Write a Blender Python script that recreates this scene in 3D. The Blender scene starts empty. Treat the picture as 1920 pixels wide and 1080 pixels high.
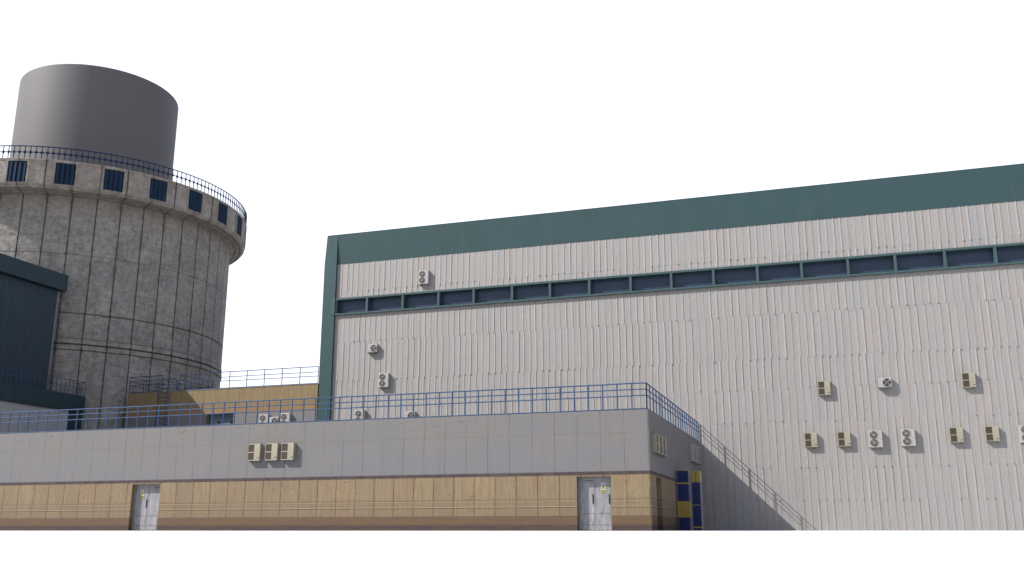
import bpy, math, random
from math import sin, cos, tan, pi, radians, atan, atan2, sqrt, degrees
random.seed(7)
SC = bpy.context.scene
COL = SC.collection

# ------------------------------------------------------------------ frame
# X runs along the hall wall to the right, Y goes into the hall, Z up, metres.
YB = 57.12      # plane of the hall wall
YF = 40.39      # front plane of the low building
XC = -7.235     # right side plane of the low building
XL = -32.44     # left end of the hall
YA = 56.9       # front plane of the annex

# ------------------------------------------------------------------ mesh helpers
class MB:
    def __init__(s): s.v = []; s.f = []; s.m = []
    def quad(s, a, b, c, d, m=0):
        n = len(s.v); s.v += [a, b, c, d]; s.f.append((n, n+1, n+2, n+3)); s.m.append(m)
    def poly(s, pts, m=0):
        n = len(s.v); s.v += list(pts); s.f.append(tuple(range(n, n+len(pts)))); s.m.append(m)
    def box(s, x0, x1, y0, y1, z0, z1, m=0):
        n = len(s.v)
        s.v += [(x0,y0,z0),(x1,y0,z0),(x1,y1,z0),(x0,y1,z0),(x0,y0,z1),(x1,y0,z1),(x1,y1,z1),(x0,y1,z1)]
        for q in ((0,3,2,1),(4,5,6,7),(0,1,5,4),(1,2,6,5),(2,3,7,6),(3,0,4,7)):
            s.f.append(tuple(n+i for i in q)); s.m.append(m)
    def prism(s, pts, axis, a0, a1, m=0):
        """pts: polygon in the two other axes; extruded along axis."""
        def P(p, a):
            return {'x': (a, p[0], p[1]), 'y': (p[0], a, p[1]), 'z': (p[0], p[1], a)}[axis]
        k = len(pts); n = len(s.v)
        s.v += [P(p, a0) for p in pts] + [P(p, a1) for p in pts]
        s.f.append(tuple(n+i for i in range(k))[::-1]); s.m.append(m)
        s.f.append(tuple(n+k+i for i in range(k))); s.m.append(m)
        for i in range(k):
            j = (i+1) % k
            s.f.append((n+i, n+j, n+k+j, n+k+i)); s.m.append(m)
    def tube(s, a, b, r, k=8, m=0, r2=None):
        r2 = r if r2 is None else r2
        d = [b[i]-a[i] for i in range(3)]; L = sqrt(sum(q*q for q in d)) or 1e-6
        d = [q/L for q in d]
        u = (0,0,1) if abs(d[2]) < .9 else (1,0,0)
        e = (d[1]*u[2]-d[2]*u[1], d[2]*u[0]-d[0]*u[2], d[0]*u[1]-d[1]*u[0])
        el = sqrt(sum(q*q for q in e)); e = [q/el for q in e]
        g = (d[1]*e[2]-d[2]*e[1], d[2]*e[0]-d[0]*e[2], d[0]*e[1]-d[1]*e[0])
        n = len(s.v)
        for p, rr in ((a, r), (b, r2)):
            for i in range(k):
                t = 2*pi*(i+.5)/k
                s.v.append(tuple(p[j]+rr*(cos(t)*e[j]+sin(t)*g[j]) for j in range(3)))
        for i in range(k):
            j = (i+1) % k
            s.f.append((n+i, n+j, n+k+j, n+k+i)); s.m.append(m)
        s.f.append(tuple(n+i for i in range(k))[::-1]); s.m.append(m)
        s.f.append(tuple(n+k+i for i in range(k))); s.m.append(m)
    def path(s, pts, r, k=8, m=0):
        for a, b in zip(pts, pts[1:]): s.tube(a, b, r, k, m)
    def build(s, name, mats, parent=None, loc=(0,0,0), smooth=False, bevel=0):
        me = bpy.data.meshes.new(name)
        me.from_pydata(s.v, [], s.f); 
        if not isinstance(mats, (list, tuple)): mats = [mats]
        for mt in mats: me.materials.append(mt)
        for p, i in zip(me.polygons, s.m): p.material_index = i
        me.validate(); me.update()
        if smooth:
            me.polygons.foreach_set('use_smooth', [True]*len(me.polygons))
            me.set_sharp_from_angle(angle=radians(smooth if smooth is not True else 35))
        o = bpy.data.objects.new(name, me); COL.objects.link(o)
        o.location = loc
        if parent: o.parent = parent
        if bevel:
            b = o.modifiers.new('bevel', 'BEVEL'); b.width = bevel; b.segments = 2; b.limit_method = 'ANGLE'
            b.harden_normals = False
        return o

def thing(name, label, cat, loc=(0,0,0), rz=0, group=None):
    o = bpy.data.objects.new(name, None); COL.objects.link(o)
    o.location = loc; o.rotation_euler = (0,0,rz); o.empty_display_size = .2
    o['label'] = label; o['category'] = cat
    if group: o['group'] = group
    return o

def dup(root, loc, rz, label, group=None):
    r = root.copy(); COL.objects.link(r); r.location = loc; r.rotation_euler = (0,0,rz); r['label'] = label
    if group: r['group'] = group
    for ch in list(root.children):
        c = ch.copy(); COL.objects.link(c); c.parent = r
        for g in list(ch.children):
            d = g.copy(); COL.objects.link(d); d.parent = c
    return r

# ------------------------------------------------------------------ materials
class NT:
    def __init__(s, name):
        s.mat = bpy.data.materials.new(name); s.mat.use_nodes = True
        s.t = s.mat.node_tree; s.t.nodes.clear()
        s.out = s.t.nodes.new('ShaderNodeOutputMaterial')
        s.b = s.t.nodes.new('ShaderNodeBsdfPrincipled'); s.t.links.new(s.b.outputs[0], s.out.inputs[0])
        s.tc = s.t.nodes.new('ShaderNodeTexCoord')
        s.sx = s.t.nodes.new('ShaderNodeSeparateXYZ'); s.t.links.new(s.tc.outputs['Object'], s.sx.inputs[0])
        s.X, s.Y, s.Z = s.sx.outputs
        s.obj = s.tc.outputs['Object']
    def put(s, sock, v):
        if hasattr(v, 'is_linked') or hasattr(v, 'links'): s.t.links.new(v, sock)
        elif isinstance(v, (tuple, list)) and len(v) == 3 and sock.type == 'RGBA': sock.default_value = (*v, 1)
        else: sock.default_value = v
    def m(s, op, a, b=0.0, c=0.0, clamp=False):
        n = s.t.nodes.new('ShaderNodeMath'); n.operation = op; n.use_clamp = clamp
        s.put(n.inputs[0], a); s.put(n.inputs[1], b); s.put(n.inputs[2], c); return n.outputs[0]
    def vec(s, x, y, z):
        n = s.t.nodes.new('ShaderNodeCombineXYZ'); s.put(n.inputs[0], x); s.put(n.inputs[1], y); s.put(n.inputs[2], z); return n.outputs[0]
    def scale(s, v, k):
        n = s.t.nodes.new('ShaderNodeVectorMath'); n.operation = 'MULTIPLY'; s.put(n.inputs[0], v); n.inputs[1].default_value = k; return n.outputs[0]
    def noise(s, v, sc, det=4, rough=.55, dist=0):
        n = s.t.nodes.new('ShaderNodeTexNoise'); s.put(n.inputs['Vector'], v); n.inputs['Scale'].default_value = sc
        n.inputs['Detail'].default_value = det; n.inputs['Roughness'].default_value = rough; n.inputs['Distortion'].default_value = dist
        return n.outputs[0]
    def white(s, v):
        n = s.t.nodes.new('ShaderNodeTexWhiteNoise'); n.noise_dimensions = '3D'; s.put(n.inputs['Vector'], v); return n.outputs[0]
    def ramp(s, v, lo, hi):
        n = s.t.nodes.new('ShaderNodeMapRange'); n.clamp = True; s.put(n.inputs[0], v); n.inputs[1].default_value = lo; n.inputs[2].default_value = hi
        return n.outputs[0]
    def mix(s, f, a, b, mode='MIX'):
        n = s.t.nodes.new('ShaderNodeMix'); n.data_type = 'RGBA'; n.blend_type = mode; n.clamp_factor = True
        s.put(n.inputs[0], f); s.put(n.inputs[6], a); s.put(n.inputs[7], b); return n.outputs[2]
    def line(s, coord, at, w):
        """1 on a thin line at coord==at with half width w"""
        d = s.m('ABSOLUTE', s.m('SUBTRACT', coord, at)); return s.ramp(d, w, w*.35)
    def joints(s, coord, per, ph, w):
        f = s.m('FRACT', s.m('ADD', s.m('MULTIPLY', s.m('SUBTRACT', coord, ph), 1/per), .5))
        return s.ramp(s.m('MULTIPLY', s.m('ABSOLUTE', s.m('SUBTRACT', f, .5)), per), w, w*.35)
    def bump(s, h, strength, dist=.02):
        n = s.t.nodes.new('ShaderNodeBump'); n.inputs['Strength'].default_value = strength; n.inputs['Distance'].default_value = dist
        s.put(n.inputs['Height'], h); s.t.links.new(n.outputs[0], s.b.inputs['Normal'])
    def done(s, col, rough=.85, spec=.3, metal=0):
        s.put(s.b.inputs['Base Color'], col); s.put(s.b.inputs['Roughness'], rough)
        s.b.inputs['Specular IOR Level'].default_value = spec; s.b.inputs['Metallic'].default_value = metal
        return s.mat

def paint(name, col, var=.12, rough=.5, spec=.35, sc=3.0, streak=True):
    n = NT(name)
    a = n.noise(n.scale(n.obj, (1,1,.25 if streak else 1)), sc, 5)
    c = n.mix(n.ramp(a, .3, .7), tuple(q*(1-var) for q in col), tuple(q*(1+var) for q in col))
    n.bump(n.noise(n.obj, 9, 3), .06)
    return n.done(c, rough, spec)

def mat_ribwall(name, base, cool, warm=None):
    n = NT(name)
    a = n.noise(n.scale(n.obj, (2.2,2.2,.5)), 1.3, 6, .6, .3)
    b = n.noise(n.scale(n.obj, (6,6,.8)), 1.7, 4)
    cell = n.white(n.vec(n.m('FLOOR', n.m('MULTIPLY', n.m('ADD', n.X, n.Y), 2.5)), 0, n.m('FLOOR', n.m('MULTIPLY', n.Z, .33))))
    c = n.mix(n.ramp(a, .35, .68), base, cool)
    c = n.mix(n.m('MULTIPLY', n.ramp(b, .55, .8), .5), c, tuple(q*1.14 for q in base))
    c = n.mix(n.m('MULTIPLY', cell, .22), c, tuple(q*.80 for q in cool))
    c = n.mix(n.m('MULTIPLY', n.ramp(n.noise(n.obj, 14, 4, .7), .6, .8), .35), c, tuple(q*.72 for q in base))
    fine = n.noise(n.scale(n.obj, (16,16,.35)), 1.0, 4, .6)
    c = n.mix(n.m('MULTIPLY', n.ramp(fine, .55, .72), .28), c, tuple(q*.74 for q in cool))
    c = n.mix(n.m('MULTIPLY', n.ramp(fine, .45, .3), .30), c, tuple(q*1.12 for q in base))
    dent = n.ramp(n.noise(n.scale(n.obj, (1,1,.8)), 4.2, 3, .5, .6), .60, .78)
    n.bump(n.m('ADD', n.m('ADD', n.noise(n.scale(n.obj, (1,1,.6)), 3.4, 6, .65, .5), n.m('MULTIPLY', dent, .25)), n.m('MULTIPLY', fine, .6)), .50, .038)
    return n.done(c, .62, .3)

def mat_lowgrey():
    n = NT('grey painted wall panels')
    u = n.m('ADD', n.m('ADD', n.X, n.Y), n.m('MULTIPLY', n.noise(n.scale(n.obj, (1,1,1.6)), 1.1, 3), .045))
    st = n.noise(n.scale(n.obj, (3,3,.18)), 2.2, 5)
    big = n.noise(n.scale(n.obj, (.5,.5,.8)), 1.0, 4)
    c = n.mix(n.ramp(big, .38, .62), (.099,.094,.091), (.093,.092,.097))
    c = n.mix(n.m('MULTIPLY', n.m('MULTIPLY', n.ramp(n.Z, 3.9, 2.7), n.ramp(n.noise(n.scale(n.obj,(.6,.6,1)), .9, 3), .35, .6)), .6), c, (.088,.091,.106))
    c = n.mix(n.m('MULTIPLY', n.ramp(st, .45, .75), .35), c, (.084,.079,.074))
    j = n.joints(u, 1.02, XC+YF, .027)
    jj = n.m('MULTIPLY', j, n.ramp(n.noise(n.scale(n.obj,(1,1,.5)), 1.7, 3), .30, .6))
    h = n.line(n.m('ADD', n.Z, n.m('MULTIPLY', n.noise(n.obj, 2, 2), .03)), 4.06, .014)
    c = n.mix(n.m('MULTIPLY', jj, .68), c, (.050,.042,.036))
    c = n.mix(n.m('MULTIPLY', h, .60), c, (.062,.055,.046))
    # small rust scratches near the top of each panel
    sv = n.vec(n.m('MULTIPLY', u, 1.1), 0, n.m('MULTIPLY', n.m('ADD', n.Z, n.m('MULTIPLY', u, .22)), 11))
    sc = n.m('MULTIPLY', n.ramp(n.noise(sv, 1.6, 2), .64, .70), n.ramp(n.Z, 4.15, 4.5))
    c = n.mix(n.m('MULTIPLY', sc, .75), c, (.05,.038,.03))
    # grime streaks rising from the belt
    g = n.m('MULTIPLY', n.ramp(n.noise(n.scale(n.obj, (9,9,.35)), 1.3, 3), .58, .75), n.ramp(n.Z, 3.1, 2.5))
    c = n.mix(n.m('MULTIPLY', g, .4), c, (.07,.05,.06))
    n.bump(n.m('SUBTRACT', n.m('MULTIPLY', n.noise(n.obj, 8, 4), .3), jj), .25, .012)
    return n.done(c, .75, .25)

def mat_tan():
    n = NT('tan stained concrete panels')
    wob = n.m('MULTIPLY', n.noise(n.obj, 1.6, 3), .05)
    u = n.m('ADD', n.m('ADD', n.X, n.Y), wob)
    fl = n.m('FLOOR', n.m('ADD', n.m('MULTIPLY', n.m('SUBTRACT', u, XC+YF), 1/.97), .0))
    w = n.white(n.vec(fl, 3.1, 0))
    c = n.mix(w, (.150,.116,.069), (.122,.098,.064))
    st = n.noise(n.scale(n.obj, (6,6,.5)), 2.0, 6, .65)
    c = n.mix(n.m('MULTIPLY', n.ramp(st, .40, .64), .65), c, (.096,.068,.042))
    c = n.mix(n.m('MULTIPLY', n.ramp(n.noise(n.scale(n.obj, (1,1,.5)), .7, 4), .45, .65), .4), c, (.125,.083,.055))
    bl = n.noise(n.obj, 5.5, 6, .7)
    c = n.mix(n.m('MULTIPLY', n.ramp(bl, .56, .72), .4), c, (.066,.046,.029))
    c = n.mix(n.m('MULTIPLY', n.ramp(bl, .42, .25), .4), c, (.172,.138,.082))
    pink = n.m('MULTIPLY', n.ramp(n.Z, .98, .5), n.ramp(n.noise(n.scale(n.obj,(.8,.8,1.5)), 1.2, 3), .35, .65))
    c = n.mix(n.m('MULTIPLY', pink, .5), c, (.108,.070,.050))
    j = n.joints(u, .97, XC+YF, .032)
    j = n.m('MULTIPLY', j, n.m('MULTIPLY', n.ramp(n.Z, .56, .6), n.ramp(n.noise(n.obj, 3, 3), .25, .5)))
    c = n.mix(n.m('MULTIPLY', j, .85), c, (.040,.026,.022))
    sp = n.ramp(n.noise(n.vec(n.m('MULTIPLY', u, .9), 0, n.m('MULTIPLY', n.Z, 2.6)), 3.2, 3, .6, 1.2), .66, .72)
    c = n.mix(n.m('MULTIPLY', sp, .7), c, (.045,.030,.020))
    c = n.mix(n.m('MULTIPLY', n.ramp(n.Z, 1.42, 1.30), .25), c, (.075,.055,.036))
    zz = n.m('ADD', n.Z, n.m('MULTIPLY', n.noise(n.obj, 1.4, 2), .02))
    for at, wd, k in ((1.29,.020,.6), (1.25,.018,-.6), (.970,.024,.95), (1.01,.018,-.8), (.605,.030,.95)):
        l = n.line(zz, at, wd)
        c = n.mix(n.m('MULTIPLY', l, abs(k)), c, (.05,.033,.026) if k > 0 else (.19,.15,.10))
    br = n.ramp(zz, .60, .56)
    bc = n.mix(n.ramp(n.noise(n.scale(n.obj,(.5,.5,5)), 2, 4), .35, .65), (.066,.038,.027), (.070,.047,.024))
    c = n.mix(n.m('MULTIPLY', br, .95), c, bc)
    dk = n.ramp(n.m('ADD', zz, n.m('MULTIPLY', n.noise(n.obj, 3, 3), .04)), .33, .22)
    c = n.mix(n.m('MULTIPLY', dk, .95), c, n.mix(n.ramp(n.noise(n.scale(n.obj,(1,1,6)), 1.5, 4), .4, .65), (.030,.022,.022), (.042,.030,.026)))
    n.bump(n.m('SUBTRACT', n.m('MULTIPLY', n.noise(n.obj, 12, 5), .4), j), .35, .015)
    return n.done(c, .85, .2)

def mat_annex():
    n = NT('ochre weathered panels')
    u = n.m('ADD', n.m('ADD', n.X, n.Y), n.m('MULTIPLY', n.noise(n.obj, 1.6, 3), .05))
    st = n.noise(n.scale(n.obj, (4,4,.5)), 2.0, 5, .6)
    c = n.mix(n.ramp(st, .35, .7), (.150,.112,.062), (.112,.080,.042))
    c = n.mix(n.m('MULTIPLY', n.ramp(n.Z, 8.35, 8.05), .7), c, (.15,.088,.045))
    c = n.mix(n.m('MULTIPLY', n.joints(u, .97, 0, .03), .55), c, (.06,.036,.022))
    c = n.mix(n.m('MULTIPLY', n.line(n.Z, 8.42, .03), .45), c, (.07,.04,.025))
    n.bump(n.noise(n.obj, 8, 4), .3, .015)
    return n.done(c, .85, .2)

NJ_ = 44
def mat_concrete(name, lit, dark, blue=(.115,.120,.130), collar=False):
    n = NT(name)
    ang = n.m('MULTIPLY', n.m('ARCTAN2', n.X, n.m('MULTIPLY', n.Y, -1)), 180/pi)
    panel = n.white(n.vec(n.m('FLOOR', n.m('MULTIPLY', n.m('SUBTRACT', ang, 21.1), NJ_/360)), n.m('FLOOR', n.m('MULTIPLY', n.Z, .23)), 0))
    a = n.noise(n.obj, .55, 7, .68, .8)
    b = n.noise(n.scale(n.obj, (1,1,4.5)), .7, 7, .74, .8)
    f = n.noise(n.obj, 3.2, 7, .75, .3)
    g = n.noise(n.scale(n.obj, (1,1,2)), 9.0, 5, .7)
    c = n.mix(n.ramp(a, .38, .62), lit, dark)
    c = n.mix(n.m('MULTIPLY', panel, .30), c, tuple(q*.72 for q in dark))
    c = n.mix(n.m('MULTIPLY', n.ramp(b, .50, .64), .6), c, blue)
    c = n.mix(n.m('MULTIPLY', n.ramp(f, .50, .64), .60), c, tuple(q*.52 for q in dark))
    c = n.mix(n.m('MULTIPLY', n.ramp(f, .46, .32), .55), c, tuple(q*1.35 for q in lit))
    c = n.mix(n.m('MULTIPLY', n.ramp(g, .55, .72), .45), c, tuple(q*.5 for q in dark))
    # dirty horizontal smears and runs below the collar
    c = n.mix(n.m('MULTIPLY', n.ramp(n.noise(n.scale(n.obj, (1,1,5)), 1.1, 6, .75, 1.0), .56, .66), .65), c, tuple(q*.42 for q in dark))
    v = n.noise(n.scale(n.obj, (4,4,.22)), 1.1, 5, .65)
    c = n.mix(n.m('MULTIPLY', n.ramp(v, .54, .70), .40), c, tuple(q*.55 for q in dark))
    top = n.ramp(n.m('ADD', n.Z, n.m('MULTIPLY', n.noise(n.scale(n.obj,(1,1,.3)), 1.2, 4), -4)), 19.6, 22.4)
    c = n.mix(n.m('MULTIPLY', top, .22 if collar else .45), c, (.120,.090,.060))
    # soiled vertical joints
    wob = n.m('MULTIPLY', n.m('SUBTRACT', n.noise(n.scale(n.obj, (1,1,.8)), 1.3, 3), .5), .28)
    j = n.joints(n.m('ADD', ang, wob), 360/NJ_, 21.1, .26)
    c = n.mix(n.m('MULTIPLY', j, n.ramp(n.noise(n.scale(n.obj,(1,1,.5)), 1.0, 3), -.1, 1.0)), c, (.050,.041,.034))
    halo = n.joints(n.m('ADD', ang, wob), 360/NJ_, 21.1, 1.1)
    c = n.mix(n.m('MULTIPLY', n.m('MULTIPLY', halo, n.ramp(n.noise(n.obj, 1.5, 3), .45, .6)), .30), c, (.06,.045,.035))
    if not collar:
        zz = n.m('ADD', n.Z, n.m('MULTIPLY', n.noise(n.obj, .8, 2), .06))
        for at, wd, k in ((14.96,.07,.55), (13.15,.05,.4), (12.75,.08,.65), (12.34,.06,.55), (19.24,.04,.25)):
            c = n.mix(n.m('MULTIPLY', n.line(zz, at, wd), k), c, (.035,.027,.022))
    n.bump(n.m('ADD', n.m('ADD', n.noise(n.obj, 1.1, 7, .7, .8), n.m('MULTIPLY', f, .5)), n.m('MULTIPLY', j, -.4)), 1.0, .13)
    return n.done(c, .9, .2)

def mat_door():
    n = NT('worn grey steel door')
    st = n.noise(n.scale(n.obj, (9,9,.8)), 2.2, 6, .65)
    c = n.mix(n.ramp(st, .35, .7), (.160,.160,.172), (.108,.108,.120))
    c = n.mix(n.m('MULTIPLY', n.ramp(n.noise(n.scale(n.obj,(2,2,.6)), 3, 6, .7, .6), .50, .64), .6), c, (.055,.055,.062))
    c = n.mix(n.m('MULTIPLY', n.ramp(n.noise(n.scale(n.obj,(5,5,.5)), 2, 4), .6, .7), .6), c, (.24,.24,.25))
    c = n.mix(n.m('MULTIPLY', n.line(n.Z, .70, .018), .7), c, (.05,.05,.055))
    c = n.mix(n.m('MULTIPLY', n.line(n.Z, .235, .012), .8), c, (.03,.03,.035))
    c = n.mix(n.m('MULTIPLY', n.ramp(n.m('ADD', n.Z, n.m('MULTIPLY', n.noise(n.obj, 5, 3), .1)), .09, .06), .8), c, (.03,.03,.035))
    n.bump(n.noise(n.scale(n.obj, (14,14,.3)), 2, 3), .2, .01)
    return n.done(c, .55, .4)

M = {}
M['rib'] = mat_ribwall('white ribbed cladding', (.176,.165,.156), (.157,.158,.160))
M['ribwarm'] = mat_ribwall('weathered rib edge', (.178,.148,.130), (.166,.142,.128))
M['ribshade'] = mat_ribwall('grey ribbed cladding', (.235,.226,.222), (.205,.21,.22))
M['lowgrey'] = mat_lowgrey()
M['tan'] = mat_tan()
M['ochre'] = mat_annex()
M['belt'] = paint('brown belt course', (.036,.027,.028), .35, .8, .2, 2.5)
def mat_fascia(name, col, light):
    n = NT(name)
    c = n.mix(n.ramp(n.noise(n.scale(n.obj, (1,1,.3)), 1.2, 5), .3, .7), tuple(q*.94 for q in col), tuple(q*1.06 for q in col))
    st = n.m('MULTIPLY', n.ramp(n.noise(n.scale(n.obj, (2.6,2.6,.30)), 1.0, 3, .6), .60, .74), .55)
    return n.done(n.mix(st, c, light), .5, .12)
M['teal'] = mat_fascia('teal painted metal', (.022,.044,.048), (.034,.052,.056))
M['tealshade'] = mat_fascia('teal metal with shade in colour', (.013,.028,.034), (.030,.046,.048))  # darker teal copy, shade on the left blocks put into the colour
M['tealframe'] = paint('teal window frame', (.026,.050,.053), .1, .4, .2, 2)
M['navywall'] = paint('navy corrugated steel', (.012,.025,.036), .15, .5, .2, 2)
M['rail'] = paint('blue railing paint', (.019,.043,.092), .15, .45, .2, 4, False)
M['raildark'] = paint('dark blue railing paint', (.009,.024,.068), .15, .4, .3, 4, False)
M['railnavy'] = paint('navy lattice paint', (.004,.013,.042), .1, .5, .12, 4, False)
M['conc'] = mat_concrete('weathered tower concrete', (.232,.216,.194), (.158,.148,.134))
M['collarc'] = mat_concrete('weathered collar concrete', (.262,.240,.212), (.182,.166,.146), (.165,.165,.178), True)
M['slat'] = paint('navy louvre slats', (.008,.018,.036), .15, .8, .08, 3)
M['slatdark'] = paint('black louvre gap', (.004,.006,.010), .1, .7, .2, 3)
M['acwhite'] = paint('white enamel casing', (.200,.196,.188), .04, .4, .4, 3, False)
M['acbeige'] = paint('aged beige casing', (.170,.158,.118), .14, .5, .35, 5)
M['acdark'] = paint('brown intake mesh', (.040,.032,.021), .3, .7, .2, 20, False)
M['fandark'] = paint('dark fan well', (.012,.011,.010), .2, .6, .3, 8, False)
M['fanblade'] = paint('grey fan blade', (.115,.105,.098), .1, .5, .3, 6, False)
M['fanmid'] = paint('grey wire guard', (.105,.098,.093), .12, .45, .4, 6, False)
M['door'] = mat_door()
M['handle'] = paint('black handle', (.004,.004,.004), .1, .5, .3, 6, False)
M['signwhite'] = paint('white sign plate', (.24,.24,.27), .04, .5, .3, 6, False)
M['signyellow'] = paint('yellow warning paint', (.165,.165,.018), .06, .5, .3, 6, False)
M['signblack'] = paint('black sign ink', (.03,.03,.012), .06, .5, .3, 6, False)
M['crateblue'] = paint('blue plastic', (.010,.017,.075), .15, .5, .2, 5)
M['crateyellow'] = paint('yellow plastic', (.22,.165,.030), .15, .4, .4, 5)
M['postsheen'] = paint('lilac post and painted side sheen', (.085,.085,.125), .08, .4, .4, 5)  # corner posts; also paints the sheen on the blue crates' right side
M['roof'] = paint('pale roof felt', (.16,.155,.15), .12, .9, .1, 1, False)
M['steel'] = paint('grey painted steel', (.10,.10,.11), .06, .5, .3, 1, False)

def mat_drum():
    n = NT('smooth grey drum')
    c = n.mix(n.ramp(n.noise(n.scale(n.obj, (1,1,.2)), .6, 4), .3, .7), (.071,.069,.071), (.075,.072,.073))
    return n.done(c, .65, .12)
M['drum'] = mat_drum()

def mat_glass():
    n = NT('dark blue window glass')
    w = n.noise(n.scale(n.obj, (.5,1,5)), 1.6, 4, .6, .8)
    c = n.mix(n.ramp(w, .35, .7), (.012,.024,.045), (.018,.033,.058))
    n.bump(w, .35, .03)
    return n.done(c, .3, .22)
M['glass'] = mat_glass()

def mat_ground():
    n = NT('pale concrete ground')
    a = n.noise(n.obj, .4, 6)
    return n.done(n.mix(n.ramp(a, .35, .65), (.46,.455,.45), (.50,.495,.49)), .95, .1)
M['ground'] = mat_ground()

# ------------------------------------------------------------------ ground
g = MB(); g.quad((-900,-400,0),(900,-400,0),(900,1400,0),(-900,1400,0))
go = g.build('ground', M['ground']); go['kind'] = 'structure'; go['label'] = 'white sunlit ground in front of the buildings'

# ------------------------------------------------------------------ ribbed cladding
def rib_sheet(mb, o, du, n_out, u0, u1, z0, z1, rows, per, lap, warm=.45, groove=0):
    """Lapped vertical sheets. o = origin, du = unit direction along the wall, n_out = outward normal."""
    def P(u, z, d): return (o[0]+du[0]*u+n_out[0]*d, o[1]+du[1]*u+n_out[1]*d, z)
    zs = [z0] + [r for r in rows if z0+.05 < r < z1-.05] + [z1]
    cols = [u0-per]
    while cols[-1] < u1+per: cols.append(cols[-1]+per*random.uniform(.94, 1.06))
    for za, zb in zip(zs, zs[1:]):
        off = random.uniform(-.035, .035)
        dz = random.uniform(0, .006)
        cc = [c_+off+random.uniform(-.012, .012) for c_ in cols]
        for u, un in zip(cc, cc[1:]):
            w = un-u
            a, b = max(u, u0), min(un, u1)
            if b - a > .012:
                l = lap*random.choice((.55, .7, .85, 1.0, 1.15))
                s = min(.10, (b-a)*.4); e = max(b-s, a)
                k = min(a+lap*1.68+random.uniform(.015, .055), e)
                m = 1 if random.random() < warm else 0
                mb.quad(P(a, za, dz), P(k, za, dz), P(k, zb, dz), P(a, zb, dz), m)
                mb.quad(P(k, za, dz), P(e, za, dz+.003), P(e, zb, dz+.003), P(k, zb, dz), 0)
                mb.quad(P(e, za, dz+.003), P(b, za, l), P(b, zb, l), P(e, zb, dz+.003), 0)
                mb.quad(P(b, za, l), P(b, za, 0), P(b, zb, 0), P(b, zb, l), 0)
                if b-a > .3 and random.random() < .35:
                    t0 = random.uniform(k+.02, e-.05); tw = random.uniform(.012, .022); th_ = random.uniform(.005, .009)
                    mb.quad(P(t0, za, dz+.0035), P(t0+tw, za, dz+th_), P(t0+tw, zb, dz+th_), P(t0, zb, dz+.0035), 0)
                    mb.quad(P(t0+tw, za, dz+th_), P(t0+tw+.002, za, dz+.0035), P(t0+tw+.002, zb, dz+.0035), P(t0+tw, zb, dz+th_), 0)
                # closed lower and upper lips of the raised edge
                mb.poly([P(e, zb, 0), P(e, zb, dz+.003), P(b, zb, l), P(b, zb, 0)], 0)
                mb.poly([P(e, za, 0), P(b, za, 0), P(b, za, l), P(e, za, dz+.003)], 0)
                # rivet at the seam
                if za > z0 and random.random() < .42:
                    rz = za + random.uniform(-.02, .03)
                    if rz-.03 > z0: 
                        r = random.uniform(.013, .028); ub = b-.03
                        mb.box(*(sorted((P(ub-r,0,0)[0], P(ub+r,0,0)[0])) if abs(du[0]) > .5 else sorted((P(0,0,0)[0], P(0,0,.055)[0]))),
                               *(sorted((P(0,0,0)[1], P(0,0,.055)[1])) if abs(du[0]) > .5 else sorted((P(ub-r,0,0)[1], P(ub+r,0,0)[1]))),
                               rz-r, rz+r, 0)

# ------------------------------------------------------------------ turbine hall
H = thing('turbine_hall', 'long white ribbed hall with teal roof band, teal corner post and high window strip', 'industrial hall', (XL, YB, 0))
def rel(o, root):   # keep world coordinates in the mesh while parented to an empty with an offset
    o.location = (-root.location.x, -root.location.y, -root.location.z); return o
XR = 34.0
rows = [1.66, 3.45, 6.05, 7.95, 9.7, 12.35, 15.86]
w = MB()
rib_sheet(w, (0, YB, 0), (1,0,0), (0,-1,0), XL+.5, XR, 0, 14.25, rows, .405, .024)
rib_sheet(w, (0, YB, 0), (1,0,0), (0,-1,0), XL+.5, XR, 15.40, 17.95, rows, .405, .024)
rel(w.build('wall', [M['rib'], M['ribwarm']], H), H)
b = MB()
b.box(XL+.1, XR, YB+.02, YB+.40, 0, 14.23); b.box(XL+.1, XR, YB+.02, YB+.40, 15.43, 19.85)
b.box(XL+.02, XL+.3, YB+.9, YB+40, 0, 19.8); b.box(XR-.3, XR, YB+.2, YB+40, 0, 19.8)
b.box(XL+.1, XR, YB+.45, YB+.6, 13, 17)
b.box(XL+.3, XL+1.05, YB+.02, YB+.44, 14.23, 15.43)
rel(b.build('backing_wall', M['ribshade'], H), H)
b = MB(); b.box(XL+.1, XR, YB+.2, YB+40, 19.4, 19.6); rel(b.build('roof', M['roof'], H), H)
f = MB()   # fascia: flares outwards towards its top, with capping
f.prism([(YB-.03, 17.87), (YB-.17, 19.93), (YB+.3, 19.93), (YB+.3, 17.87)], 'x', XL+.955, XR)
f.prism([(YB-.17, 19.935), (YB-.175, 19.985), (YB+.35, 19.985), (YB+.35, 19.935)], 'x', XL+.16, XR)
rel(f.build('fascia', M['teal'], H), H)
p = MB()   # corner post, its head drawn in a little
p.prism([(XL, 0), (XL+.95, 0), (XL+.95, 19.93), (XL+.14, 19.93), (XL+.02, 17.9)], 'y', YB-.17, YB+.35)
p.box(XL, XL+.30, YB+.35, YB+.9, 0, 17.9)
rel(p.build('corner_post', M['teal'], H), H)
mull = [-31.42, -29.08, -26.44, -23.86, -21.38, -18.75, -16.21, -13.64, -11.02, -8.50, -5.95, -3.37, -.84, 1.74, 4.30, 6.91, 9.49]
while mull[-1] < XR-2.6: mull.append(mull[-1]+2.57)
f = MB()
f.box(XL+.955, XR, YB-.14, YB+.34, 15.29, 15.42)
f.box(XL+.955, XR, YB-.165, YB+.34, 14.235, 14.345)
f.box(XL+.70, XL+.97, YB-.20, YB-.171, 14.23, 15.42)
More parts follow.
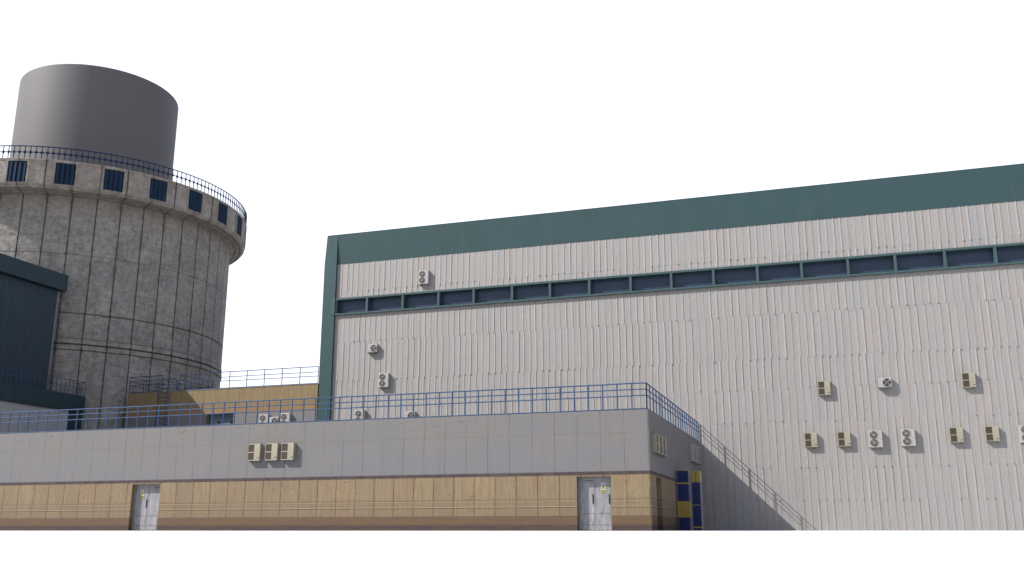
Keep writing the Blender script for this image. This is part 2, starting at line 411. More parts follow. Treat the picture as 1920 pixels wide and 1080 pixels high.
rel(f.build('window_frame', M['tealframe'], H), H)
for x in mull:
    q = MB(); q.box(x-.075, x+.075, YB-.13, YB+.33, 14.345, 15.29); rel(q.build('mullion', M['tealframe'], H), H)
for x0, x1 in zip(mull, mull[1:]):
    q = MB(); q.box(x0+.075, x1-.075, YB+.29, YB+.32, 14.345, 15.29); rel(q.build('window', M['glass'], H), H)

# ------------------------------------------------------------------ doors
def sign_mesh(cx, y, z, nx=0):
    """warning plate facing -y: white plate, yellow triangle with a bolt, yellow caption plate"""
    s = MB(); w_ = .105; 
    s.prism([(cx-w_, z-.24), (cx+w_, z-.24), (cx+w_, z+.10), (cx+w_*.7, z+.23), (cx-w_*.7, z+.23), (cx-w_, z+.10)], 'y', y-.010, y, 0)
    s.prism([(cx-.092, z-.045), (cx+.092, z-.045), (cx, z+.20)], 'y', y-.014, y-.0105, 1)
    s.prism([(cx+.010, z+.115), (cx-.028, z+.045), (cx-.004, z+.045), (cx-.020, z-.020), (cx+.030, z+.062), (cx+.006, z+.062), (cx+.022, z+.115)], 'y', y-.017, y-.0145, 2)
    s.box(cx-w_*.95, cx+w_*.95, y-.014, y-.0105, z-.235, z-.095, 1)
    for r_, (a, b_) in enumerate(((-.075,.07), (-.06,.055))):
        zz = z-.135-r_*.05; xx = cx+a
        while xx < cx+b_:
            d = random.uniform(.012, .022); s.box(xx, min(xx+d, cx+b_), y-.0165, y-.0145, zz, zz+.026, 2); xx += d+.008
    return s

def double_door(root, x0, x1, y, ztop, sign_leaf, flip=None):
    """two leaves in a recess facing -y (mesh coordinates are world ones)"""
    mid = (x0+x1)/2
    fr = MB()
    fr.box(x0, x1, y-.03, y+.06, ztop-.07, ztop); fr.box(x0, x0+.04, y-.03, y+.06, 0, ztop-.07); fr.box(x1-.04, x1, y-.03, y+.06, 0, ztop-.07)
    rel(fr.build('door_frame', M['door'], root), root)
    for i, (a, b_) in enumerate(((x0+.045, mid-.006), (mid+.006, x1-.045))):
        d = MB()
        d.box(a, b_, y, y+.05, .01, ztop-.075)
        d.box(a+.05, b_-.05, y-.008, y-.0005, .05, .22); d.box(a+.05, b_-.05, y-.008, y-.0005, .26, .68)
        d.box(a+.05, b_-.05, y-.008, y-.0005, .74, ztop-.22)
        dr = rel(d.build('door', M['door'], root), root)
        h = MB(); hx = b_-.10
        h.box(hx-.020, hx+.020, y-.030, y-.0085, 1.12, 1.50)
        ho = h.build('handle', M['handle'], dr)
        if i == sign_leaf:
            sg = sign_mesh((a+b_)/2, y-.0085, 1.77); sg.build('warning_sign', [M['signwhite'], M['signyellow'], M['signblack']], dr)
        elif sign_leaf is not None:
            pl = MB(); xx = a+.28
            while xx < b_-.08:
                dd = random.uniform(.02,.05); pl.box(xx, xx+dd, y-.0105, y-.0085, ztop-.185, ztop-.155); xx += dd+.015
            pl.build('stencil_mark', M['signblack'], dr)

# ------------------------------------------------------------------ low front building
L = thing('low_building', 'low flat-roofed building with grey upper wall over tan panelled base, in front of the hall', 'building', (-35, YF, 0))
XW = -64.0
REC = .28
doors_front = [(-10.385, -8.90), (-33.17, -31.50)]
b = MB(); T = .5
xs = [XW] + [q for d in sorted(doors_front) for q in d] + [XC]
for i in range(0, len(xs), 2): b.box(xs[i], xs[i+1], YF, YF+T, 0, 2.31)
for d in doors_front: b.box(d[0], d[1], YF, YF+T, 2.245, 2.31)
ds = (41.82, 43.16)
b.box(XC-T, XC, YF+T, ds[0], 0, 2.31); b.box(XC-T, XC, ds[1], YB-.05, 0, 2.31); b.box(XC-T, XC, ds[0], ds[1], 2.245, 2.31)
rel(b.build('base_wall', M['tan'], L), L)
b = MB()
b.box(XW, XC, YF+.005, YF+T, 2.44, 5.0); b.box(XC-T, XC-.005, YF+T, YB-.05, 2.44, 5.0)
b.box(XW, XW+T, YF+T, YB-.05, 0, 5.0)
rel(b.build('upper_wall', M['lowgrey'], L), L)
b = MB()
b.box(XW, XC+.012, YF-.012, YF+T, 2.311, 2.439); b.box(XC-T, XC+.012, YF+T, YB-.05, 2.311, 2.439)
rel(b.build('belt_course', M['belt'], L), L)
b = MB(); b.box(XW, XC-T-.01, YF+T+.01, YB-.05, 4.85, 4.96)
rel(b.build('roof', M['roof'], L), L)
double_door(L, -10.385, -8.90, YF+REC, 2.245, 1)
double_door(L, -33.17, -31.50, YF+REC, 2.245, 0)
b = MB(); b.box(XC-T+.02, XC-T+.07, ds[0]+.02, ds[1]-.02, .01, 2.23); b.box(XC-T+.0705, XC-T+.085, 42.46, 42.50, .05, 2.1)
rel(b.build('door', M['belt'], L), L)
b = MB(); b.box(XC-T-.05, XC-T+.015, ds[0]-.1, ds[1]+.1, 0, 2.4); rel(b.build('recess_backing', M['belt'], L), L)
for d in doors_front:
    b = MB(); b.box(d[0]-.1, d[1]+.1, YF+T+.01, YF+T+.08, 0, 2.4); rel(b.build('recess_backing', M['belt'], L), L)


# ------------------------------------------------------------------ railings
def railing(name, label, cat, loc, group, runs, mids, top, r=.029, mat='rail', wob=.006, post_step=None):
    """runs: list of (start, end, n intervals, list of flags) straight runs in world xy, base z in loc"""
    root = thing(name, label, cat, loc, 0, group)
    z0 = loc[2]
    T_, Mi, Bo = MB(), MB(), MB(); posts = []
    def P(x, y, z): return (x-loc[0], y-loc[1], z)
    seen = set()
    for (a, b_, n) in runs:
        pts = [(a[0]+(b_[0]-a[0])*i/n, a[1]+(b_[1]-a[1])*i/n) for i in range(n+1)]
        jit = [random.uniform(-wob, wob) for _ in pts]; jit[0] = jit[-1] = 0
        for k in range(n):
            p, q = pts[k], pts[k+1]
            T_.tube(P(*p, top+jit[k]), P(*q, top+jit[k+1]), r)
            for h in mids: Mi.tube(P(*p, h+random.uniform(-wob, wob)), P(*q, h+random.uniform(-wob, wob)), r*.85)
            Bo.tube(P(*p, .03+jit[k]*.5), P(*q, .03+jit[k+1]*.5), r*.9)
        for k, p in enumerate(pts):
            key = (round(p[0], 2), round(p[1], 2))
            if key in seen: continue
            seen.add(key)
            posts.append((p, top+jit[k]))
    T_.build('top_rail', M[mat], root); Mi.build('mid_rail', M[mat], root); Bo.build('bottom_rail', M[mat], root)
    for p, h in posts:
        q = MB(); q.tube(P(*p, 0), P(*p, h), r); q.build('post', M[mat], root)
    return root
st = .797*.79/.797
nf = 67
railing('railing', 'light blue pipe railing along the roof edge of the low building, turning its right corner', 'railing', (XC-.04, YF+.04, 5.0), None,
        [((XC-.04-nf*.634, YF+.04), (XC-.04, YF+.04), nf), ((XC-.04, YF+.04), (XC-.04, YB-.07), 21)],
        (.59, .86), 1.12)

# ------------------------------------------------------------------ annex
A = thing('annex_building', 'annex with ochre panelled upper wall behind the low roof, between the tower and the hall', 'building', (-40, YA, 5))
AX0, AX1 = -47.86, XL-.005
b = MB(); b.box(AX0, AX1, YA, YA+9, 7.86, 9.56); rel(b.build('upper_wall', M['ochre'], A), A)
b = MB(); b.box(AX0-.03, AX1, YA-.02, YA+9.05, 9.561, 9.60); rel(b.build('coping', M['steel'], A), A)
ad = (-41.05, -38.9)
b = MB()
b.box(AX0+.01, ad[0], YA+.02, YA+9, 4.9, 7.855); b.box(ad[1], AX1, YA+.02, YA+9, 4.9, 7.855)
b.box(ad[0], ad[1], YA+.5, YA+9, 4.9, 7.855)
rel(b.build('lower_wall', M['lowgrey'], A), A)
M['bluedoor'] = paint('pale blue steel door', (.07,.10,.14), .15, .5, .3, 3)
for a_, b_ in ((ad[0]+.05, -40.0), (-39.98, ad[1]-.05)):
    d = MB(); d.box(a_, b_, YA+.38, YA+.45, 5.0, 7.6); dr = rel(d.build('door', M['bluedoor'], A), A)
    h = MB(); h.box(b_-.38, b_-.16, YA+.36, YA+.379, 6.95, 7.35); h.build('vent', M['handle'], dr)
b = MB(); b.box(ad[0]+.01, ad[1]-.01, YA+.36, YA+.49, 7.62, 7.85); rel(b.build('lintel', M['bluedoor'], A), A)

railing('railing', 'dark blue railing box on the left end of the annex roof beside the tower', 'railing', (AX0+.05, YA+.05, 9.6), 'annex roof railings',
        [((AX0+.05, YA+.05), (-45.0, YA+.05), 2), ((AX0+.05, YA+.05), (AX0+.05, YA+6.0), 4), ((AX0+.05, YA+6.0), (-45.0, YA+6.0), 2)], (.55, .84), 1.16, .028, 'raildark')
n_ = 7
railing('railing', 'long blue railing on the annex roof running up to the teal hall corner', 'railing', (-43.6, YA+.05, 9.6), 'annex roof railings',
        [((-43.6, YA+.05), (XL-.05, YA+.05), n_+1), ((-43.6, YA+.05), (-43.6, YA+4.0), 3)], (.52, .80), 1.16, .028, 'raildark')
# ladder with hoops
ld = thing('roof_ladder', 'blue steel ladder with curved top rails up to the annex roof', 'ladder', (-44.67, YA-.25, 5.0))
sr = MB()
for sx in (-.38, .38):
    sr.path([(sx, 0, 0), (sx, 0, 4.9), (sx, .10, 5.35), (sx, .35, 5.55), (sx, .8, 5.55), (sx, 1.0, 5.35), (sx, 1.0, 4.62)], .032)
    for z in (.5, 2.2, 4.2): sr.tube((sx, 0, z), (sx, .245, z), .02)
sr.build('side_rail', M['raildark'], ld)
for k in range(16):
    q = MB(); q.tube((-.38, 0, .25+.3*k), (.38, 0, .25+.3*k), .022); q.build('rung', M['raildark'], ld)
hp = MB()
for z in (4.95, 5.25):
    hp.path([(-.38, .3, z), (-.60, .9, z), (-.45, 1.4, z), (.45, 1.4, z), (.60, .9, z), (.38, .3, z)], .02)
hp.path([(.38, 0, 5.0), (1.05, .28, 5.05), (1.05, .28, 4.62)], .02)
hp.build('hoop', M['raildark'], ld)

# ------------------------------------------------------------------ teal blocks on the left
S = thing('teal_block', 'tall navy ribbed block with overhanging shade-darkened teal parapet, cutting in front of the tower', 'building', (-55, 45, 5))
w = MB(); wx = -51.6
w.box(-63, wx, 40.95, 53.12, 4.97, 16.62)
y = 41.0
while y < 53.1:
    w.prism([(wx, y), (wx+.045, y+.03), (wx+.045, y+.10), (wx, y+.13)], 'z', 5.0, 16.6); y += .26
rel(w.build('wall', M['navywall'], S), S)
w = MB(); w.box(-63.4, -51.2, 40.6, 53.5, 16.625, 17.80); rel(w.build('parapet', M['tealshade'], S), S)
w = MB(); w.box(wx-.03, wx+.06, 53.03, 53.16, 5.0, 16.6); rel(w.build('corner_trim', M['steel'], S), S)

K = thing('ribbed_block', 'lower grey ribbed block with shade-darkened teal roof band, left behind the low roof', 'building', (-50.5, 46, 5))
w = MB(); kx = -50.15
rib_sheet(w, (kx, 0, 0), (0,1,0), (1,0,0), 41.2, 54.0, 4.97, 8.06, [6.6], .22, .03, .1)
w.box(wx+.01, kx-.01, 41.2, 55.0, 4.97, 8.06)
rel(w.build('wall', [M['ribshade'], M['ribshade']], K), K)
w = MB(); w.box(-54.2, -50.0, 53.14, 55.15, 8.07, 9.19); w.box(wx+.01, -50.0, 41.0, 53.14, 8.07, 9.19)
rel(w.build('fascia', M['tealshade'], K), K)
w = MB(); w.box(kx-.6, kx+.05, 53.85, 55.1, 4.97, 8.065); rel(w.build('corner_post', M['tealshade'], K), K)
railing('railing', 'dark blue railing round the roof corner of the lower ribbed block', 'railing', (-50.06, 55.1, 9.19), None,
        [((-50.06, 41.1), (-50.06, 55.1), 36), ((-50.06, 55.1), (-53.6, 55.1), 6)], (.55,), 1.02, .022, 'raildark')

# ------------------------------------------------------------------ tower
DT = 87.0; TK = DT/85; ca = radians(-43.1); TX, TY = DT*sin(ca), DT*cos(ca)
TW = thing('reactor_tower', 'round weathered concrete tower with louvred collar and smooth grey drum on top', 'tower', (TX, TY, 0)); TW.scale = (TK, TK, TK)
def pol(a, r, z):    # a in degrees, 0 = facing -Y, growing to +X
    t = radians(a); return (r*sin(t), -r*cos(t), z)
def lathe(mb, prof, angs, mod=None, m=0, cap=False):
    n = len(angs); base = len(mb.v)
    for (r, z) in prof:
        for a in angs: mb.v.append(pol(a, r-(mod(a, r, z) if mod else 0), z))
    for i in range(len(prof)-1):
        for j in range(n):
            k = (j+1) % n
            mb.f.append((base+i*n+j, base+i*n+k, base+(i+1)*n+k, base+(i+1)*n+j)); mb.m.append(m)
    if cap:
        i = len(prof)-1; mb.f.append(tuple(base+i*n+j for j in range(n))); mb.m.append(m)
NJ = 44; JS = 360/NJ; J0 = 21.1
gw = .20; gin = .12
body_angs = []
jmod = {}
for j in range(NJ):
    c = J0+j*JS
    for d_, k in ((-gw, 0), (-gin, 1), (gin, 1), (gw, 0)):
        body_angs.append(c+d_); jmod[round(c+d_, 5)] = k
    for s_ in (1, 2, 3): body_angs.append(c+JS*s_/4); jmod[round(c+JS*s_/4, 5)] = 0
body_angs.sort()
gm = lambda a, r, z: .075*jmod.get(round(a, 5), 0)
R0 = 11.68
prof = [(R0, 0), (R0, 4), (R0, 8), (R0, 12.30), (R0, 12.32), (R0+.07, 12.34), (R0+.07, 12.66), (R0-.08, 12.68), (R0-.08, 12.76), (R0+.05, 12.78),
        (R0+.05, 13.10), (R0, 13.13), (R0-.03, 13.17), (R0, 13.2), (R0, 14.89), (R0-.07, 14.91), (R0-.07, 14.98), (R0, 15.0), (R0, 17.5),
        (R0, 19.18), (R0-.03, 19.2), (R0-.03, 19.24), (R0, 19.26), (R0, 21.5), (R0, 23.55)]
b = MB(); lathe(b, prof, body_angs, gm)
rel_t = b.build('tower_body', M['conc'], TW, smooth=25)
# collar
NW = 25; WS = 14.45; W0 = 17.6; WW = 6.0
ca_angs = {}
def add(a, **k): ca_angs.setdefault(round(a % 360, 4), {}).update(k)
wins = [(W0+WS*i) for i in range(-1, 23)]
for a in wins:
    for e in (a, a+WW):
        s_ = 1 if e > a else -1
        add(e, win=0, fr=1); add(e-s_*.012, win=1, fr=1); add(e+s_*.62, win=0, fr=1); add(e+s_*.66, win=0, fr=0)
    add(a+WW/2, win=1, fr=1)
def inwin(a, pad=0):
    return any((a-w_+pad) % 360 < WW+2*pad for w_ in wins)
for j in range(NJ):
    c = J0+j*JS
    if inwin(c, 1.0): continue
    add(c-.16, win=0, fr=0); add(c-.09, g=1); add(c+.09, g=1); add(c+.16, win=0, fr=0)
    for s_ in (1, 2, 3):
        q = c+JS*s_/4
        if not inwin(q, .8): add(q, win=0, fr=0)
cang = sorted(ca_angs)
RK = 12.93
def cmod(a, r, z):
    d = ca_angs[a]; v = 0
    if d.get('g'): v += .07
    if 23.99 <= z <= 25.60 and d.get('win'): v += .26
    elif not d.get('fr') and 23.95 < z < 25.66 : v += .035
    return v
cp = [(R0-.1, 23.50), (12.00, 23.56), (12.02, 23.66), (12.12, 23.67), (12.14, 23.60), (12.40, 23.62), (12.42, 23.74), (12.52, 23.75), (12.54, 23.66), (12.70, 23.68),
      (12.86, 23.86), (RK, 23.96), (RK, 23.989), (RK, 23.991), (RK, 24.8), (RK, 25.599), (RK, 25.601), (RK, 25.665), (RK, 25.675), (RK+.01, 25.70), (RK+.01, 25.78), (RK-.05, 25.82), (6.2, 25.9)]
b = MB(); lathe(b, cp, cang, cmod)
b.build('collar', M['collarc'], TW, smooth=25)
for a in wins:
    s = MB(); ri = RK-.07
    for k in range(4):
        a0 = a+.12+(WW-.24)*k/4; a1 = a0+(WW-.24)/4
        q = .80
        e0, e1 = a0, a0+(a1-a0)*q
        for (u0, u1, r0, r1, mm) in ((e0, e1, ri, ri+.06, 0), (e1, a1, ri-.10, ri-.10, 1)):
            s.quad(pol(u0, r0, 23.995), pol(u1, r1, 23.995), pol(u1, r1, 25.595), pol(u0, r0, 25.595), mm)
        s.quad(pol(e1, ri+.06, 23.995), pol(e1, ri-.10, 23.995), pol(e1, ri-.10, 25.595), pol(e1, ri+.06, 25.595), 0)
        s.quad(pol(e0, ri-.10, 23.995), pol(e0, ri, 23.995), pol(e0, ri, 25.595), pol(e0, ri-.10, 25.595), 1)
    s.build('louvre_window', [M['slat'], M['slatdark']], TW)
# drum
da = [i*360/144 for i in range(144)]
b = MB(); lathe(b, [(6.39, 25.8), (6.375, 30), (6.37, 36.45), (6.355, 36.54), (6.30, 36.59), (6.2, 36.6), (3, 36.62)], da, None, 0, True)
b.build('steel_drum', M['drum'], TW, smooth=40)
# lattice railing round the collar
LR = thing('lattice_railing', 'navy lattice railing ringing the top of the tower collar', 'railing', (TX, TY, 25.82*TK)); LR.scale = (TK, TK, TK)
NP = 210; RR = RK-.06; hT = .93; hM = .47
t_, m_, lt = MB(), MB(), MB()
def ring(mb, z, r, k=6):
    for i in range(NP):
        mb.tube(pol(i*360/NP, RR, z), pol((i+1)*360/NP, RR, z), r, k)
ring(t_, hT, .040); ring(m_, hM, .032)
for i in range(NP):
    a = i*360/NP
    lt.tube(pol(a, RR, -.02), pol(a, RR, hT), .032, 5)
    # fillets at the crossings give rounded-corner cells
    for z, up, dn in ((hM, 1, 1), (hT, 0, 1)):
        for sa in (-1, 1):
            for sz, ok in ((1, up), (-1, dn)):
                if not ok: continue
                k = .80 if z == hM else .52
                p0 = pol(a, RR, z); p1 = pol(a+sa*k, RR, z); p2 = pol(a, RR, z+sz*.19*(k/.80)); pm = pol(a+sa*k*.34, RR, z+sz*.07*(k/.80))
                lt.poly([p0, p1, pm, p2])
                q0 = pol(a, RR-.02, z); q1 = pol(a+sa*k, RR-.02, z); q2 = pol(a, RR-.02, z+sz*.19*(k/.80)); qm = pol(a+sa*k*.34, RR-.02, z+sz*.07*(k/.80))
                lt.poly([q0, q2, qm, q1]); lt.quad(p1, q1, qm, pm); lt.quad(pm, qm, q2, p2)
t_.build('top_rail', M['railnavy'], LR); m_.build('mid_rail', M['railnavy'], LR); lt.build('lattice', M['railnavy'], LR)

# ------------------------------------------------------------------ air conditioning units (front faces -Y, back plane at y = 0)
def disc(mb, cx, cz, y, r, k=24, m=0, r_in=0):
    pts = [(cx+r*cos(2*pi*i/k), y, cz+r*sin(2*pi*i/k)) for i in range(k)]
    if not r_in: mb.poly(pts, m); return
    ins = [(cx+r_in*cos(2*pi*i/k), y, cz+r_in*sin(2*pi*i/k)) for i in range(k)]
    for i in range(k):
        j = (i+1) % k; mb.quad(pts[i], pts[j], ins[j], ins[i], m)
def torus_ring(mb, cx, cz, y, r, t, k=24, m=0):
    for i in range(k):
        a, b_ = 2*pi*i/k, 2*pi*(i+1)/k
        mb.tube((cx+r*cos(a), y, cz+r*sin(a)), (cx+r*cos(b_), y, cz+r*sin(b_)), t, 5, m)

def unit_beige():
    t = thing('air_conditioner', 'x', 'air conditioner'); D, W, Hh = .21, .33, .40
    b = MB()
    # casing: right cabinet, and an open frame round two intake bays on the left
    b.box(.015, W, -D, 0, -Hh, Hh); b.box(-W, -W+.026, -D+.004, 0, -Hh, Hh)
    b.box(-W+.028, .015, -D, 0, Hh-.035, Hh); b.box(-W+.028, .015, -D, 0, -Hh, -Hh+.035); b.box(-W+.028, .015, -D+.004, 0, -.02, .02)
    b.build('casing', M['acbeige'], t, bevel=.006)
    for z0, z1 in ((.02, Hh-.035), (-Hh+.035, -.02)):
        g = MB(); g.box(-W+.0265, .015, -D+.010, -D+.03, z0, z1, 0)
        k = z0+.03
        while k < z1: g.box(-W+.029, .014, -D+.005, -D+.009, k, k+.008, 1); k += .036
        g.build('intake_grille', [M['acdark'], M['belt']], t)
    s = MB(); s.box(.20, .30, -D-.012, -D-.0005, -.27, -.25); s.box(.09, .105, -D-.01, -D-.0005, -.02, 0); s.box(.26, .275, -D-.01, -D-.0005, .1, .115)
    s.build('latch', M['belt'], t)
    for bx in (-.26, .22):
        f = MB(); f.box(bx, bx+.04, -.18, 0, -Hh-.05, -Hh-.001); f.build('bracket', M['steel'], t)
    return t
def unit_double():
    t = thing('air_conditioner', 'x', 'air conditioner'); D, W, Hh = .24, .36, .46
    b = MB(); b.box(-W, W, -D, 0, -Hh, Hh); b.build('casing', M['acwhite'], t, bevel=.012)
    for cz in (.225, -.20):
        f = MB(); cx = -.085
        disc(f, cx, cz, -D-.004, .195, 28, 0)
        for i in range(7):
            a = 2*pi*i/7
            f.poly([(cx+.05*cos(a), -D-.012, cz+.05*sin(a)), (cx+.17*cos(a+.1), -D-.012, cz+.17*sin(a+.1)), (cx+.17*cos(a+.55), -D-.006, cz+.17*sin(a+.55)), (cx+.05*cos(a+.5), -D-.008, cz+.05*sin(a+.5))], 1)
        for r in (.195, .155, .115, .08): torus_ring(f, cx, cz, -D-.018, r, .008, 24, 1)
        f.tube((cx, -D, cz), (cx, -D-.03, cz), .045, 12, 2)
        f.build('fan', [M['acdark'], M['fanmid'], M['acwhite']], t)
    s = MB(); s.box(.17, .175, -D-.004, -D-.0003, -Hh+.02, Hh-.02); s.box(W-.06, W-.04, -D-.006, -D-.0003, -.03, .03); s.build('panel_seam', M['fanmid'], t)
    for bx in (-.28, .23):
        f = MB(); f.box(bx, bx+.05, -.22, 0, -Hh-.05, -Hh-.001); f.build('bracket', M['steel'], t)
    return t
def unit_small():
    t = thing('air_conditioner', 'x', 'air conditioner'); D, W, Hh = .24, .34, .26
    b = MB(); b.box(-W, W, -D, 0, -Hh, Hh); b.build('casing', M['acwhite'], t, bevel=.012)
    f = MB(); cx, cz = .085, -.01
    disc(f, cx, cz, -D-.004, .225, 28, 0)
    for i in range(4):
        a = 2*pi*i/4+.75
        f.poly([(cx+.02*cos(a-.5), -D-.010, cz+.02*sin(a-.5)), (cx+.195*cos(a-.26), -D-.014, cz+.195*sin(a-.26)), (cx+.205*cos(a), -D-.014, cz+.205*sin(a)), (cx+.19*cos(a+.26), -D-.008, cz+.19*sin(a+.26)), (cx+.02*cos(a+.6), -D-.008, cz+.02*sin(a+.6))], 1)
    f.tube((cx, -D, cz), (cx, -D-.025, cz), .042, 12, 1)
    torus_ring(f, cx, cz, -D-.010, .228, .010, 28, 2)
    f.build('fan', [M['fandark'], M['fanblade'], M['acwhite']], t)
    br = MB(); br.box(-W-.05, W*.6, -D-.04, 0, -Hh-.045, -Hh-.006); br.build('bracket', M['steel'], t)
    return t
uA, uB, uC = unit_beige(), unit_double(), unit_small()
used = set()
def place(u, loc, rz, label, group):
    if u.name in used: return dup(u, loc, rz, label, group)
    used.add(u.name); u.location = loc; u.rotation_euler = (0,0,rz); u['label'] = label; u['group'] = group; return u
yw = YB-.012
G1, G2, G3 = 'beige twin-intake air conditioners', 'white double-fan air conditioners', 'small white single-fan air conditioners'
for x, z, s in ((-1.03, 4.94, 'beige air conditioner at the left end of the lower row on the ribbed hall wall'),
                (.74, 4.94, 'beige air conditioner just left of the two white double-fan units on the hall wall'),
                (6.48, 5.0, 'beige air conditioner in the lower row, just right of the pair of white double-fan units'),
                (8.23, 5.01, 'beige air conditioner in the lower row beside the white unit cut by the right edge'),
                (-.10, 7.83, 'beige air conditioner in the upper row, left of the small white fan unit'),
                (7.40, 7.93, 'beige air conditioner highest on the right of the hall wall')):
    place(uA, (x, yw, z), 0, s, G1)
for x, z, s in ((2.37, 4.90, 'white double-fan air conditioner, left one of the pair on the right of the hall wall'),
                (4.05, 4.93, 'white double-fan air conditioner, right one of the pair on the right of the hall wall'),
                (9.90, 4.96, 'white double-fan air conditioner cut off by the right edge of the picture'),
                (-24.92, 16.36, 'white double-fan air conditioner above the window strip near the teal roof band'),
                (-27.60, 9.58, 'white double-fan air conditioner on the hall wall above the railing, near the teal post'),
                (-29.25, 7.22, 'white air conditioner low on the hall wall behind the railing, next to the teal post')):
    place(uB, (x, yw, z), 0, s, G2)
for x, z, s in ((3.15, 8.0, 'small white air conditioner with dark round fan between two beige units in the upper row'),
                (-28.48, 11.78, 'small white air conditioner with dark fan at upper left, below the windows'),
                (-25.64, 7.20, 'small white air conditioner with dark fan half hidden behind the railing')):
    place(uC, (x, yw, z), 0, s, G3)
place(uB, (-36.35, YA+.02, 7.17), 0, 'white air conditioner on the grey annex wall, left one of the three', G2)
place(uB, (-34.71, YA+.02, 7.20), 0, 'white air conditioner on the grey annex wall, nearest the teal hall corner', G2)
place(uC, (-35.56, YA+.02, 7.17), 0, 'small white air conditioner with dark fan between two taller ones on the annex wall', G3)
for x, s in ((-26.19, 'left'), (-25.24, 'middle'), (-24.37, 'right')):
    place(uA, (x, YF, 3.63), 0, 'beige air conditioner, %s one of three side by side on the low building front' % s, G1)
for y, s in ((41.15, 'nearest'), (42.08, 'middle'), (42.98, 'farthest')):
    place(uA, (XC, y+.34, 3.65), pi/2, 'beige air conditioner, %s of three on the shaded side wall of the low building' % s, G1)
for y, s in ((52.75, 'nearer'), (54.3, 'farther')):
    place(uB, (XC, y+.36, 4.08), pi/2, 'white air conditioner, %s of two high on the shaded side wall above the crates' % s, G2)

# ------------------------------------------------------------------ crates
def crate(x0, y0, z0, W, Dp, Hh, mat, label, group='stacked plastic crates'):
    t = thing('crate', label, 'crate', (x0+W/2, y0+Dp/2, z0), 0, group)
    b = MB(); hw, hd = W/2, Dp/2
    b.box(-hw+.03, hw-.03, -hd+.03, hd-.03, .015, Hh-.015, 0)
    z = .045
    while z < Hh-.05:
        b.prism([(-hd+.031, z), (-hd+.002, z+.008), (-hd+.002, z+.030), (-hd+.031, z+.038)], 'x', -hw+.031, hw-.031, 0)
        b.prism([(hw-.031, z), (hw-.003, z+.012), (hw-.003, z+.034), (hw-.031, z+.046)], 'y', -hd+.031, hd-.031, 0) if False else None
        z += .068
    b.build('crate_body', M[mat], t)
    r = MB()
    for za, zb in ((0, .028), (Hh-.028, Hh-.002)): r.box(-hw, hw, -hd, hd, za, zb)
    r.build('rim', M['crateyellow' if mat == 'crateblue' and random.random() < .5 else mat], t)
    c = MB()
    for sy in (-1, 1):
        y_ = sorted((sy*hd, sy*(hd-.035)))
        c.box(hw-.035, hw, *y_, .029, Hh-.029); c.box(-hw, -hw+.035, *y_, .029, Hh-.029)
    c.box(hw-.029, hw-.004, -hd+.036, hd-.036, .029, Hh-.029)
    c.build('side_panel', M['postsheen'] if mat == 'crateblue' else M['crateyellow'], t)
    return t
x0, y0 = -7.20, 47.3
z = 0.0
for h, mt, lab in ((.62, 'crateblue', 'blue crate on the ground at the bottom of the front stack by the side wall'),
                   (.72, 'crateyellow', 'yellow ribbed crate second from the ground in the front stack'),
                   (.88, 'crateblue', 'tall blue crate directly above the yellow one in the front stack'),
                   (.62, 'crateblue', 'blue crate on top of the front stack against the side wall')):
    crate(x0, y0, z, .60, .62, h, mt, lab); z += h
z = 0.0
for h, mt, lab in ((.16, 'crateblue', 'flat blue tray at the foot of the rear stack'),
                   (1.06, 'crateblue', 'tall dark blue crate in the lower half of the rear stack'),
                   (1.06, 'crateblue', 'tall dark blue crate in the upper half of the rear stack, under the yellow boxes')):
    crate(-6.60, 47.96, z, .45, .62, h, mt, lab); z += h
crate(-6.595, 47.94, z, .205, .60, .55, 'crateyellow', 'small yellow box on top of the rear stack, the left one beside the blue crate')
crate(-6.36, 47.94, z, .205, .60, .55, 'crateyellow', 'small yellow box on top of the rear stack, outermost on the right')

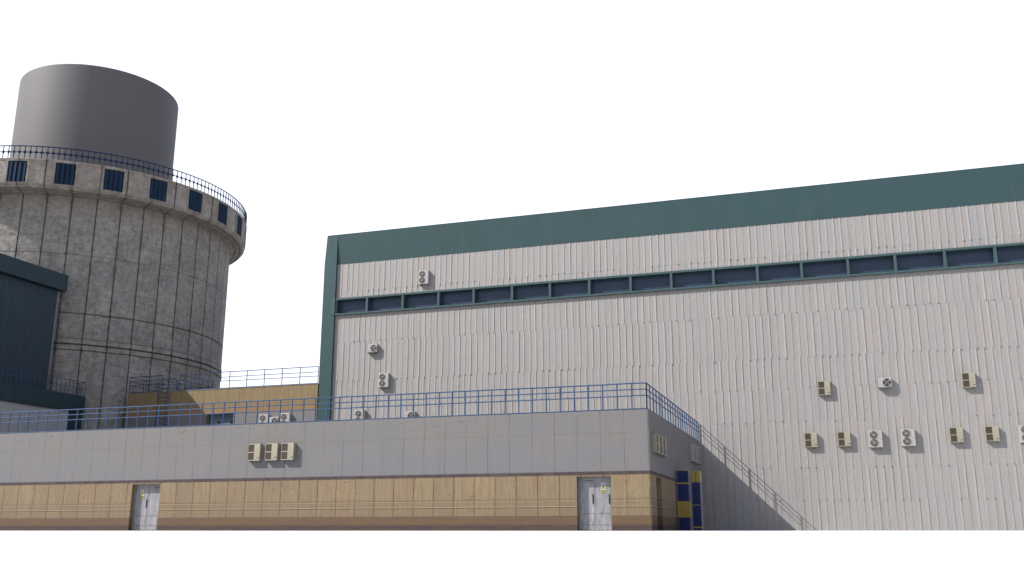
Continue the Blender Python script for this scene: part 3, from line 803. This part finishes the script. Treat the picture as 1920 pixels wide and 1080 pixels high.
# ------------------------------------------------------------------ light
W = bpy.data.worlds.new('World'); SC.world = W; W.use_nodes = True
nt = W.node_tree; nt.nodes.clear()
out = nt.nodes.new('ShaderNodeOutputWorld')
SUN = (-1.68, -1.0, 1.66)
el = atan2(SUN[2], sqrt(SUN[0]**2+SUN[1]**2)); azs = atan2(SUN[0], SUN[1])
sky = nt.nodes.new('ShaderNodeTexSky'); sky.sky_type = 'NISHITA'; sky.sun_disc = False
sky.sun_elevation = el; sky.sun_rotation = azs; sky.dust_density = 2.0
bg1 = nt.nodes.new('ShaderNodeBackground'); bg1.inputs[1].default_value = .15
nt.links.new(sky.outputs[0], bg1.inputs[0])
bg2 = nt.nodes.new('ShaderNodeBackground'); bg2.inputs[0].default_value = (.455, .475, .54, 1); bg2.inputs[1].default_value = 1.0
tc = nt.nodes.new('ShaderNodeTexCoord'); sp = nt.nodes.new('ShaderNodeSeparateXYZ'); nt.links.new(tc.outputs['Generated'], sp.inputs[0])
mr = nt.nodes.new('ShaderNodeMapRange'); mr.inputs[1].default_value = .56; mr.inputs[2].default_value = .72
nt.links.new(sp.outputs[2], mr.inputs[0])
mx = nt.nodes.new('ShaderNodeMixShader'); nt.links.new(mr.outputs[0], mx.inputs[0]); nt.links.new(bg2.outputs[0], mx.inputs[1]); nt.links.new(bg1.outputs[0], mx.inputs[2])
nt.links.new(mx.outputs[0], out.inputs[0])

sl = bpy.data.lights.new('sun', 'SUN'); sl.energy = 3.9; sl.angle = radians(.5); sl.color = (1, .955, .89)
so = bpy.data.objects.new('sun', sl); COL.objects.link(so)
from mathutils import Vector
so.rotation_euler = Vector(SUN).to_track_quat('Z', 'Y').to_euler(); so.location = (-40, -20, 60)

# ------------------------------------------------------------------ camera
cam = bpy.data.cameras.new('camera'); co = bpy.data.objects.new('camera', cam); COL.objects.link(co)
cam.sensor_width = 36; cam.lens = 36*1800/1920; cam.clip_start = .05; cam.clip_end = 3000
co.location = (0, 0, .03); co.rotation_euler = (pi/2+atan(454/1800), 0, radians(18.2))
SC.camera = co
SC.view_settings.view_transform = 'Standard'; SC.view_settings.look = 'None'; SC.view_settings.gamma = 1
SC.view_settings.exposure = 1.4; SC.view_settings.use_curve_mapping = False
SC.cycles.max_bounces = 6; SC.cycles.diffuse_bounces = 3; SC.cycles.use_denoising = True
